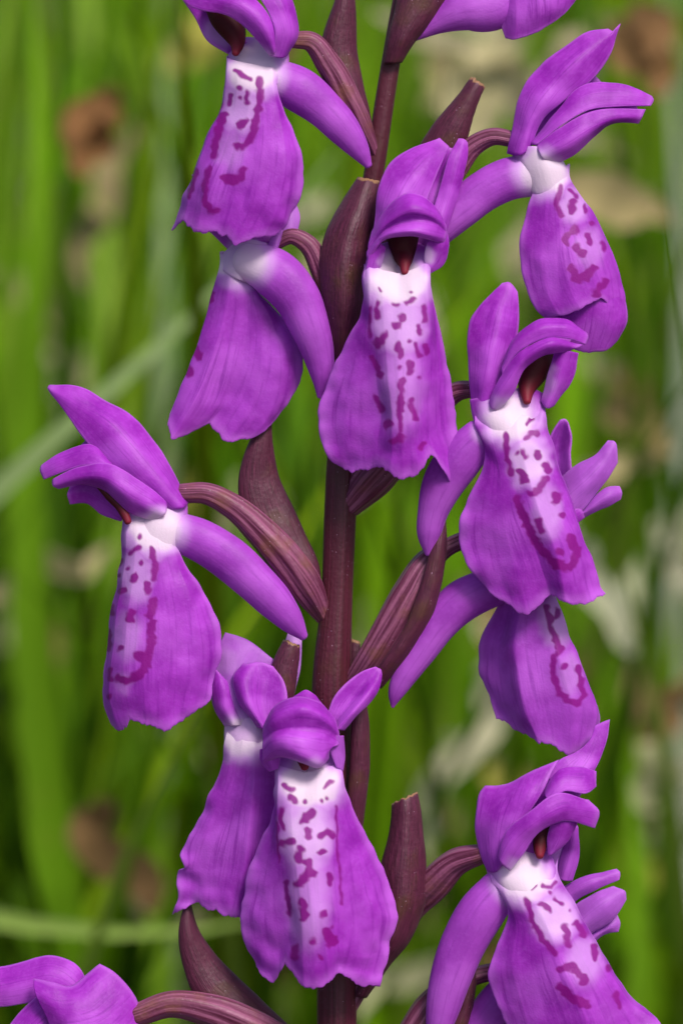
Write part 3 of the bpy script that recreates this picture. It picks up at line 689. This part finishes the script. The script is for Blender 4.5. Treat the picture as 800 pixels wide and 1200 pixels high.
# J: facing the viewer, low on the stem
FL['J'] = dict(c=(362,915,92),
  neck=[[(324,930,86),(322,910,84),(324,892,78),(328,880,70)], [(338,936,96),(336,910,92),(340,892,76),(344,878,60)], [(360,942,96),(360,915,80),(358,895,64),(358,878,50)], [(384,936,96),(386,910,92),(380,892,76),(376,878,60)], [(400,930,86),(402,910,84),(398,892,78),(392,880,70)]],
  lip=[[(322,905,85),(322,945,78),(300,1000,66),(286,1040,60),(284,1098,58),(298,1132,60)],
       [(324,908,90),(324,960,88),(312,1020,82),(305,1080,78),(321,1153,72)],
       [(327,910,96),(326,965,100),(332,1030,100),(340,1090,98),(333,1130,92)],
       [(342,915,100),(342,970,112),(350,1030,117),(355,1090,118),(356,1156,106)],
       [(358,918,99),(356,970,114),(361,1030,120),(366,1090,121),(370,1158,108)],
       [(372,915,100),(372,970,112),(374,1030,117),(380,1090,118),(386,1152,106)],
       [(390,910,96),(393,965,100),(397,1030,100),(402,1085,98),(396,1140,92)],
       [(397,906,90),(405,960,88),(425,1020,84),(438,1080,80),(422,1156,74)],
       [(400,903,85),(412,945,76),(440,1000,66),(460,1050,60),(466,1076,60),(457,1105,60),(444,1155,62)]],
  marks=[S((333,920),(343,926),r=3.6), S((338,934),(345,939),r=3.6), S((382,922),(386,917),r=3.2), S((358,940),r=2.4), S((376,939),r=2.5), S((382,935),r=2), S((330,948),(332,970),r=3), S((355,962),(365,953),r=4.8),
         S((361,975),(361,980),r=4.8), S((375,980),(382,975),(389,980),r=4.3), S((332,988),(342,987),r=4.6), S((352,995),(350,1008),r=4.3), S((360,1010),(365,1023),(355,1030),(351,1036),r=5.3), S((376,998),r=4.8),
         S((386,1025),(386,1037),r=3), S((355,1058),(357,1075),r=5), S((378,1072),r=4.3), S((383,1092),(388,1103),r=6.5), S((366,1103),r=4), S((348,1110),(345,1122),r=4), S((335,1035),(340,1070),r=3),
         S((393,945),(396,1000),(400,1060),r=1.4), S((325,965),(327,1010),r=1.4), S((375,1122),r=3)],
  white=[(362,918,58,1.0,50),(360,975,44,.7,70),(362,1050,40,.36,100)], fringe=6, ruffle=3.5,
  sepals=[[[(300,852,40),(277,815,44),(273,792,40),(285,777,36)], [(308,854,58),(290,822,58),(286,800,52),(291,778,40)], [(316,852,52),(306,822,48),(308,798,42),(303,776,38)], [(330,848,48),(337,820,48),(332,797,44),(320,781,38)]],
          [[(382,842,70),(391,817,70),(408,798,66),(428,785,60),(440,781,58)], [(390,850,68),(404,828,68),(420,808,64),(434,793,60),(443,783,57)], [(396,855,82),(414,834,84),(431,814,76),(442,798,64),(446,785,57)], [(404,856,74),(422,836,74),(438,818,66),(446,800,60),(447,789,57)]],
          [[(325,850,60),(330,830,56),(345,815,50)], [(355,840,66),(356,822,60),(358,808,50)], [(388,850,60),(382,832,56),(370,815,50)]]],
  petals=[[[(312,850,80),(324,827,88),(350,816,92),(374,822,88),(392,842,80)], [(310,862,92),(326,842,114),(355,834,124),(380,843,114),(398,860,92)], [(309,870,92),(327,857,110),(355,854,116),(380,856,108),(399,868,90)], [(308,878,98),(326,866,122),(354,868,128),(378,872,118),(396,874,98)], [(308,892,96),(326,878,120),(352,884,130),(374,892,122),(388,880,104)], [(310,896,90),(328,888,112),(353,894,120),(373,899,114),(386,890,98)]],
          [[(306,878,90),(307,894,88),(315,905,88)], [(314,876,100),(316,892,98),(320,904,92)], [(328,875,104),(328,890,98),(326,901,92)]],
          dict(c=[[(385,862,98),(388,884,94),(394,900,88)], [(396,862,94),(398,884,90),(399,902,86)], [(403,862,82),(405,885,80),(401,904,82)]], tint=.3)],
  column=[([(356,880,84,10),(356,889,88,9),(357,899,93,5)], 0.0)],
  spur=[(362,908,30,20),(362,925,15,22),(364,950,20,20),(368,985,30,12),(370,1010,34,6)],
  ovary=[(360,850,50,12),(362,845,35,14),(370,880,26,15),(380,940,20,15),(390,1000,10,10)])

# K: lower right, hood swept right
FL['K'] = dict(c=(612,1030,75),
  neck=[[(590,1062,66),(575,1038,62),(568,1010,58)], [(604,1060,82),(592,1034,82),(585,1008,74)], [(620,1056,90),(612,1030,84),(608,1000,66)], [(638,1050,88),(632,1026,76),(628,990,54)], [(650,1044,80),(646,1022,74),(640,998,62)], [(657,1038,66),(652,1018,64),(644,1000,58)]],
  lip=[[(575,1030,68),(596,1062,72),(580,1110,70),(573,1150,68),(588,1192,68),(605,1228,68)],
       [(590,1038,78),(605,1080,84),(600,1130,86),(612,1180,84),(635,1240,80)],
       [(605,1042,84),(622,1085,94),(632,1135,97),(650,1185,95),(668,1245,88)],
       [(620,1042,86),(640,1085,99),(660,1135,105),(682,1185,103),(700,1240,94)],
       [(638,1036,84),(662,1085,92),(688,1135,96),(712,1180,92),(735,1230,84)],
       [(650,1028,76),(677,1075,78),(705,1125,78),(735,1172,74),(775,1200,68)],
       [(653,1018,66),(678,1068,62),(706,1118,56),(735,1165,50),(760,1185,48)]],
  marks=[S((627,1039),(623,1042),r=2.3), S((636,1038),(645,1040),(651,1034),r=2.3), S((643,1046),r=2), S((617,1055),(624,1080),(633,1095),(643,1110),(650,1118),r=3.6), S((633,1060),(643,1066),r=3.8), S((650,1053),(657,1059),r=2.5),
         S((667,1067),r=2), S((661,1085),(665,1108),r=3.8), S((674,1082),(684,1095),r=4), S((656,1137),(670,1132),(680,1145),(683,1150),r=5), S((655,1155),(670,1170),(688,1178),r=5), S((694,1110),(697,1122),r=4), S((712,1135),r=4), S((720,1165),(725,1180),r=3)],
  white=[(615,1028,54,1.0,40),(650,1075,40,.7,44),(685,1125,34,.4,44)],
  spur=[(585,1042,55,24),(563,1070,52,28),(543,1105,48,27),(528,1145,45,24),(518,1185,42,19),(512,1215,40,12),(510,1235,40,4)], spurw=[(592,1035,28,.6)],
  sepals=[[[(570,1020,58),(558,985,62),(558,950,62),(562,928,60),(568,921,57)], [(580,1022,76),(576,982,80),(583,946,80),(590,930,74),(596,918,68)], [(592,1008,86),(600,970,90),(613,935,90),(620,918,82),(627,902,74)], [(598,990,86),(618,955,90),(637,925,88),(646,906,80),(654,890,72)]],
          [[(640,912,70),(653,892,66),(676,880,60),(690,868,55),(697,850,50)], [(662,918,76),(680,905,70),(690,890,62),(698,870,56),(706,846,50)], [(690,912,62),(700,895,58),(706,880,55),(711,865,53),(714,843,50)]],
          [[(585,1000,56),(612,950,58),(640,905,54),(662,888,50)], [(615,1005,64),(640,955,68),(664,915,62),(682,892,54)], [(645,1000,56),(664,960,58),(684,925,54),(698,900,50)]],
          dict(c=[[(650,1028,38),(657,1000,40),(668,965,42)], [(660,1032,46),(669,1000,48),(674,966,46)], [(670,1032,38),(677,1002,40),(676,968,42)]], tint=.1),
          dict(c=[[(640,1015,34),(645,1000,36),(655,988,36)], [(650,1020,34),(655,1003,36),(662,985,36)], [(658,1022,32),(664,1005,34),(668,985,36)]], tint=.8)],
  petals=[[[(583,1002,90),(592,974,100),(622,950,107),(650,930,104),(690,937,90)], [(587,1012,96),(603,986,106),(630,962,111),(657,947,106),(702,951,88)], [(597,1020,88),(613,1000,96),(632,974,100),(657,962,98),(697,971,84)]],
          [[(640,925,84),(655,902,82),(680,899,78),(698,904,70)], [(640,935,98),(658,915,96),(682,915,90),(698,914,74)], [(645,942,100),(660,928,100),(686,930,93),(698,922,76)]],
          [[(646,962,90),(641,982,82),(641,1003,78)], [(662,962,92),(655,984,86),(644,1003,80)], [(676,962,82),(666,984,78),(647,1000,75)]]],
  column=[([(640,966,70,6),(634,980,72,9),(632,993,76,8),(632,1003,82,4.5)], 0.0)],
  ovary=[(566,1000,52,11),(535,1010,34,16),(510,1034,16,20),(482,1062,0,18),(454,1100,-6,15),(425,1150,-4,11),(405,1190,0,8)])

# L: behind K
gl = FL['G']['lip']
FL['L'] = dict(c=(640,1130,10),
  neck=[[(612,1155,6),(615,1130,2),(622,1105,0)], [(630,1160,22),(632,1130,20),(640,1100,14)], [(650,1158,26),(655,1130,24),(660,1098,16)], [(668,1150,14),(672,1128,10),(676,1100,6)]],
  lip=[[(x + 20, y + 460, d - 25) for x, y, d in c] for c in gl], marks=(), white=[(672,1185,28,.5,50)],
  spur=[(612,1150,8,25),(585,1178,12,27),(558,1215,12,23),(540,1250,12,15),(532,1275,12,4)],
  sepals=[dict(c=[[(640,1075,22),(660,1040,30),(690,1026,34),(722,1018,32)], [(650,1080,32),(668,1048,40),(694,1034,42),(726,1023,34)], [(660,1085,24),(672,1058,32),(697,1043,38),(725,1031,34)]], tint=.25),
          dict(c=[[(655,1100,24),(670,1064,30),(694,1048,34),(718,1038,32)], [(664,1104,36),(686,1078,42),(708,1060,44),(732,1044,34)], [(672,1108,28),(692,1094,30),(712,1082,34),(733,1054,30)]], tint=.4),
          dict(c=[[(680,1105,18),(698,1088,22),(712,1077,24),(723,1072,22)], [(684,1108,24),(702,1094,28),(716,1086,28),(726,1082,22)], [(690,1110,18),(704,1098,22),(716,1093,24),(724,1092,22)]], tint=.4)],
  ovary=[(625,1128,4,9),(595,1136,6,10),(562,1142,10,10),(535,1152,12,13),(506,1182,10,21),(485,1215,6,22),(440,1265,2,18),(405,1300,0,10)])

# M: lower left corner
FL['M'] = dict(c=(95,1260,40),
  neck=[[(60,1240,40),(80,1210,36),(110,1185,30)], [(80,1255,56),(105,1220,56),(130,1190,48)], [(110,1260,58),(130,1225,58),(150,1195,48)], [(140,1255,44),(158,1225,42),(165,1200,36)]],
  lip=[[(x - 95, y + 610, d - 10) for x, y, d in c] for c in FL['H']['lip']], white=[(85,1230,40,.9)],
  spur=[(120,1235,35,23),(150,1250,38,25),(185,1270,38,26),(215,1300,36,22),(240,1335,34,8)],
  sepals=[[[(104,1152,20),(86,1128,22),(62,1120,20),(30,1126,16),(-10,1135,12),(-42,1140,10)], [(92,1162,36),(60,1145,38),(30,1150,34),(-10,1158,26),(-42,1158,15)], [(64,1172,34),(30,1176,32),(0,1180,26),(-42,1172,15)]],
          [[(40,1147,50),(62,1152,58),(80,1157,54),(100,1144,46),(117,1130,40)], [(40,1158,60),(66,1172,70),(92,1170,66),(116,1150,56),(132,1138,44)], [(52,1186,64),(80,1196,76),(112,1188,72),(134,1170,58),(150,1156,44)], [(70,1222,60),(100,1222,72),(130,1212,66),(152,1195,54),(163,1180,42)], [(90,1240,54),(115,1240,64),(142,1232,58),(160,1222,48),(169,1208,40)]]],
  petals=[[[(8,1206,40),(24,1185,42),(48,1164,44)], [(18,1222,50),(42,1200,54),(64,1178,54)], [(40,1240,46),(66,1222,50),(80,1195,48)]]],
  ovary=[(160,1190,40,13),(200,1177,38,15),(245,1184,34,19),(295,1204,26,21),(345,1230,12,18),(392,1258,0,12)])

for kx in 'ABCDEFGHIJKLM':
    flower(FL[kx])

# closed buds above the frame and strap leaves at the foot
for (x, y, d, dx, dy) in ((470,-110,30,-30,-40), (520,-150,20,40,-40), (485,-190,10,-20,-50), (505,-215,15,14,-46)):
    tube('bud', [(x,y,d,5),(x+dx*.3,y+dy*.3,d+8,16),(x+dx*.8,y+dy*.8,d+8,18),(x+dx*1.3,y+dy*1.3,d+4,5)], M_PETAL, root, nring=24)
def basal_leaf(ang, L, wd):
    vs_, fs, uvs, cols = [], [], [], []
    n = 22
    dr = Vector((math.cos(ang), math.sin(ang), 0)); sdv = Vector((-dr.y, dr.x, 0))
    for i in range(n):
        f = i / (n - 1); hw = wd * math.sin(math.pi * min(1, f * .93 + .07)) ** .7
        p = BASE + dr * (L * f * .85) + Vector((0, 0, .004 + L * (.55 * f - .5 * f * f)))
        for j in range(5):
            t = j / 2 - 1
            vs_.append(p + sdv * hw * t + Vector((0, 0, abs(t) * hw * .5))); uvs.append((j / 4, f, 0)); cols.append((.06, .13, .025))
    for i in range(n - 1):
        for j in range(4): a = i * 5 + j; fs.append((a, a + 1, a + 6, a + 5))
    link('leaf', np.array([tuple(v) for v in vs_]), fs, M_GRASS, root, {'col': np.array(cols), 'uvp': np.array(uvs)})
for a, L, wd in ((2.6, .11, .011), (.4, .12, .012), (-1.2, .09, .010), (1.5, .10, .010)): basal_leaf(a, L, wd)

# ------------------------------------------------------------------ meadow behind
def blade_geo(V, Fs, UV, CO, base, lean, L, wd, col, bend, tipcol=None, nseg=8, twist=0.0):
    """grass blade with a folded keel; lean is a horizontal direction (dx, dy) of the bending"""
    lx, ly = lean
    ln = math.hypot(lx, ly) + 1e-9; lx /= ln; ly /= ln
    off = len(V); sx, sy = -ly, lx
    p = Vector(base); ang = bend[0]
    for i in range(nseg + 1):
        f = i / nseg
        hw = wd * .5 * (min(1, .55 + f * 1.6) if f < .35 else 1) * max(.03, (1 - f ** 2.6))
        th = twist * f
        ax, ay = sx * math.cos(th) - sy * math.sin(th), sx * math.sin(th) + sy * math.cos(th)
        k = hw * .35
        V.append((p.x - ax * hw, p.y - ay * hw, p.z)); V.append((p.x + lx * k, p.y + ly * k, p.z - k * .3)); V.append((p.x + ax * hw, p.y + ay * hw, p.z))
        c = col if tipcol is None else tuple(col[q] + (tipcol[q] - col[q]) * max(0, (f - .5) * 2) for q in range(3))
        for j in range(3): UV.append((j / 2, f, 0)); CO.append(c)
        st = L / nseg
        p = p + Vector((lx * math.sin(ang), ly * math.sin(ang), math.cos(ang))) * st
        ang += (bend[1] - bend[0]) / nseg
    for i in range(nseg):
        for j in range(2):
            a = off + i * 3 + j; Fs.append((a, a + 1, a + 4, a + 3))

GREENS = [(.145,.30,.005), (.11,.25,.004), (.23,.39,.012), (.075,.18,.004), (.12,.25,.02), (.26,.38,.05), (.045,.11,.003), (.19,.33,.005)]
def gcol():
    c = random.choice(GREENS); k = random.uniform(.8, 1.2)
    return tuple(x * k * random.uniform(.93, 1.07) for x in c)
STRAW = [(.42,.36,.22), (.50,.46,.33), (.30,.23,.12), (.20,.13,.07), (.46,.47,.32)]

def field(name, n, kinds, label, cat, ymin, ymax, hmin, hmax, wmin, wmax, colf, bends, dens=1.0):
    V, Fs, UV, CO = [], [], [], []
    m = 0
    while m < n:
        y = ymin + (ymax - ymin) * random.random() ** 1.3
        half = .06 + (y + .25) * .20
        x = random.uniform(-half, half)
        if nz(x * 9 + kinds, y * 9, kinds) < random.uniform(-.55, .25): continue
        if x > -.005 and y < .5 and random.random() < .55: continue      # the sward is thinner on this side
        a = random.uniform(0, 2 * math.pi)
        cl = min(1.35, max(.3, .95 + 1.3 * nz(x * 16, y * 9, 31.0 + kinds)))      # tufts darkened or brightened in colour, standing in for shaded gaps
        z = .0
        blade_geo(V, Fs, UV, CO, (x, y, z), (math.cos(a), math.sin(a)), random.uniform(hmin, hmax), random.uniform(wmin, wmax), tuple(q_ * cl for q_ in colf()), bends(), twist=random.uniform(-.8, .8), nseg=7)
        m += 1
    o = link(name, np.array(V), Fs, M_GRASS, None, {'col': np.array(CO), 'uvp': np.array(UV)}, origin=(0, .4, 0))
    o['kind'] = 'stuff'; tag(o, label, cat)
    return o

field('grass', 2400, 1.3, 'soft mass of green meadow grass behind the orchid', 'grass', .14, 1.3, .08, .30, .0018, .0052, gcol,
      lambda: (random.uniform(0, .15), random.uniform(.1, 1.0)))
field('dry_grass', 260, 5.1, 'withered straw coloured grass lying among the green blades', 'dry grass', .13, 1.5, .05, .22, .002, .005,
      lambda: random.choice(STRAW), lambda: (random.uniform(.3, 1.1), random.uniform(1.0, 1.8)))

def px_world(x, y, mm):
    return at(x, y, mm * PXMM)

def hero(name, pts, wd, col, label, cat, group, mm, flat=False):
    """single grass blade through picture points at a depth behind the stem; it runs on down to the soil"""
    P = [px_world(x, y, -m_) for (x, y), m_ in zip(pts, mm)]
    a = np.array([tuple(p) for p in P])
    if a[0, 2] > .02 and name in ('grass_blade', 'straw'):      # continue the foot to the soil
        g = a[0].copy(); d = a[0] - a[1]; hd = d[:2] / (abs(d[2]) + 1e-6)
        hd = np.clip(hd, -.8, .8) * (.25 if name == 'dead_leaf' else 1)
        g[:2] += hd * a[0, 2] * .8; g[2] = 0
        a = np.concatenate([[g], a])
    n = 26
    Q = catmull(a, np.linspace(0, 1, n))
    hs = random.uniform(0, 99)
    Q[:, 0] += np.array([nz(f_ * 3.0, hs) for f_ in np.linspace(0, 1, n)]) * .006
    Q[:, 1] += np.array([nz(f_ * 3.0, hs + 7) for f_ in np.linspace(0, 1, n)]) * .010
    T = np.gradient(Q, axis=0); T /= np.linalg.norm(T, axis=1)[:, None]
    vd = np.array([0, 1.0, -.2])
    V, Fs, UV = [], [], []
    for i in range(n):
        f = i / (n - 1); s = np.cross(T[i], vd); s /= np.linalg.norm(s)
        nn = np.cross(s, T[i])
        prof = max(.05, 1 - f ** 4) if name in ('grass_blade', 'straw') else max(.05, math.sin(math.pi * (f * .94 + .03)) ** .8)
        hw = wd / 2 * prof * (1 + .25 * nz(f * 4, hs + 3))
        for j, t in enumerate((-1, 0, 1)):
            V.append(Q[i] + s * hw * t + nn * hw * .4 * (t == 0)); UV.append((j / 2, f, 0))
    for i in range(n - 1):
        for j in range(2): q = i * 3 + j; Fs.append((q, q + 1, q + 4, q + 3))
    o = link(name, np.array(V), Fs, M_GRASS, None, {'col': np.array(col)[None] * np.repeat(np.array([1 + .45 * nz(i_ * .3, hs + 5) for i_ in range(n)]), 3)[:, None], 'uvp': np.array(UV)})
    tag(o, label, cat, group)
    return o

BG = [  # points up the blade, width mm, colour, depths mm behind the stem
 ('g', [(190,620),(187,420),(188,200),(194,-60)], 4.2, (.24,.32,.15), (200,205,210,215)),
 ('g', [(60,620),(48,380),(44,180),(28,-60)], 6.0, (.16,.29,.025), (160,165,170,180)),
 ('g', [(10,560),(15,300),(0,-40)], 5.0, (.18,.30,.04), (230,230,235)),
 ('g', [(300,300),(200,150),(90,-50)], 5.0, (.18,.28,.05), (260,270,280)),
 ('g', [(35,1120),(62,880),(45,640)], 6.0, (.14,.26,.03), (190,195,200)),
 ('g', [(200,1190),(210,980),(185,700)], 5.0, (.20,.32,.05), (170,180,185)),
 ('g', [(95,1100),(100,880),(128,680)], 4.5, (.18,.29,.03), (240,240,250)),
 ('g', [(255,1150),(245,1000),(262,850),(250,560)], 5.0, (.17,.30,.03), (220,220,225,230)),
 ('g', [(765,1260),(772,1010),(742,800)], 7.0, (.19,.33,.025), (180,185,190)),
 ('g', [(722,1240),(738,1040),(728,860)], 5.0, (.17,.31,.03), (150,155,160)),
 ('g', [(800,1160),(786,920),(797,680)], 5.0, (.20,.31,.04), (230,235,240)),
 ('g', [(436,960),(446,740),(434,560),(470,380)], 6.5, (.18,.32,.015), (190,190,195,200)),
 ('g', [(640,720),(668,480),(690,300),(730,60)], 6.0, (.17,.31,.02), (230,235,240,250)),
 ('g', [(545,640),(540,430),(580,240)], 6.0, (.16,.31,.02), (250,255,260)),
 ('g', [(690,900),(700,800),(660,640)], 5.0, (.16,.30,.02), (260,262,270)),
 ('g', [(490,1270),(470,1080),(500,960),(530,760)], 6.0, (.24,.35,.06), (230,230,235,240)),
 ('g', [(350,480),(330,300),(360,60)], 5.0, (.13,.26,.03), (240,245,255)),
 ('g', [(500,330),(420,120),(430,-60)], 5.0, (.17,.30,.02), (250,255,260)),
 ('g', [(150,760),(140,560),(100,330)], 5.0, (.16,.29,.03), (210,215,225)),
 ('g', [(640,1260),(690,1120),(700,930)], 5.0, (.16,.29,.03), (240,240,245)),
 ('g', [(560,980),(600,900),(660,720)], 4.0, (.15,.28,.03), (260,265,270)),
 ('g', [(300,760),(310,640),(240,480)], 5.0, (.14,.28,.02), (220,225,230)),
 ('diag', [(-40,590),(110,450),(250,320),(370,180)], 5.0, (.28,.38,.15), (120,125,130,135)),
 ('level', [(-60,1075),(60,1095),(200,1098),(340,1075)], 5.5, (.32,.45,.10), (110,112,115,118)),
 ('up', [(792,280),(786,140),(780,-60)], 3.8, (.40,.43,.34), (320,322,325)),
 ('s', [(742,760),(712,690),(672,585)], 4.0, (.50,.52,.42), (220,222,225)),
 ('s', [(525,960),(532,850),(562,745)], 4.6, (.46,.45,.36), (240,242,245)),
 ('s', [(735,800),(744,720),(768,610)], 4.2, (.44,.46,.36), (280,282,285)),
 ('s', [(790,700),(778,650),(790,590)], 4.2, (.50,.50,.42), (260,262,265)),
 ('s', [(560,790),(585,720),(620,660)], 3.6, (.52,.52,.44), (250,252,255)),
 ('s', [(620,200),(700,232),(790,262)], 6.5, (.42,.35,.20), (220,220,225)),
 ('s', [(520,170),(550,110),(610,40)], 9.0, (.44,.41,.27), (240,245,250)),
 ('s', [(610,150),(640,100),(690,30)], 8.0, (.46,.41,.29), (260,265,270)),
 ('s', [(-40,700),(45,678),(130,640)], 3.6, (.46,.40,.26), (240,240,245)),
 ('s', [(95,330),(125,240),(165,150)], 4.5, (.30,.25,.15), (300,300,305)),
 ('s', [(505,1010),(510,930),(520,860)], 4.0, (.44,.46,.36), (260,262,265)),
 ('s', [(395,1210),(430,1150),(560,1120)], 5.0, (.46,.47,.33), (270,270,275)),
 ('b', [(108,200),(122,150),(132,105)], 6.0, (.20,.10,.05), (200,202,205)),
 ('b', [(760,110),(745,60),(735,10)], 7.0, (.26,.15,.08), (220,222,225)),
 ('b', [(150,1060),(135,990),(126,920)], 5.0, (.18,.11,.06), (200,202,205)),
 ('b', [(325,1160),(342,1115),(346,1065)], 6.0, (.18,.11,.06), (280,282,285)),
 ('b', [(770,900),(752,830),(745,770)], 6.0, (.22,.15,.09), (320,322,325)),
 ('b', [(55,830),(50,760),(60,700)], 5.0, (.20,.14,.07), (300,302,305)),
]
LAB = {
 'up': ('straw', 'tall upright pale grey straw behind the upper flower that faces right', 'straw', None),
 'g': ('grass_blade', 'broad green grass blade, out of focus behind the orchid', 'grass blade', 'green blades behind the orchid'),
 's': ('straw_piece', 'pale withered straw piece caught among the green grass, out of focus', 'straw', 'pale straw behind the orchid'),
 'b': ('dead_leaf', 'brown dead leaf caught among the green blades, out of focus', 'dead leaf', 'brown dead leaves behind the orchid'),
 'diag': ('grass_blade', 'pale green blade slanting up behind the flower that faces left', 'grass blade', None),
 'level': ('grass_blade', 'bright green blade bent over nearly level below the hanging lips', 'grass blade', None),
}
for q in range(46):
    x = random.uniform(-10, 810) if q % 3 else random.uniform(500, 810); y = random.uniform(0, 1200)
    an = random.uniform(-1.2, 1.2); L = random.uniform(18, 60); m_ = random.uniform(230, 420)
    c_ = random.choice(STRAW + [(.42,.40,.10), (.50,.50,.36)])
    dx, dy = math.sin(an) * L, math.cos(an) * L
    BG.append(('s', [(x - dx, y + dy), (x + random.uniform(-8, 8), y), (x + dx, y - dy)], random.uniform(3, 6), c_, (m_, m_ + 4, m_ + 8)))
for kd, pts, wd, col, mm in BG:
    nm, lab, cat, grp = LAB[kd]
    if kd in 'sb': mm = tuple(m_ * .8 for m_ in mm); col = (col[0] * 1.02, col[1] * .97, col[2] * .82)
    else:
        mm = tuple(m_ * 1.15 for m_ in mm)
        if kd == 'g' and col[2] < .1: col = (col[0] * .88, col[1], col[2] * .35)
    hero(nm, pts, wd * .001, col, lab, cat, grp, mm)
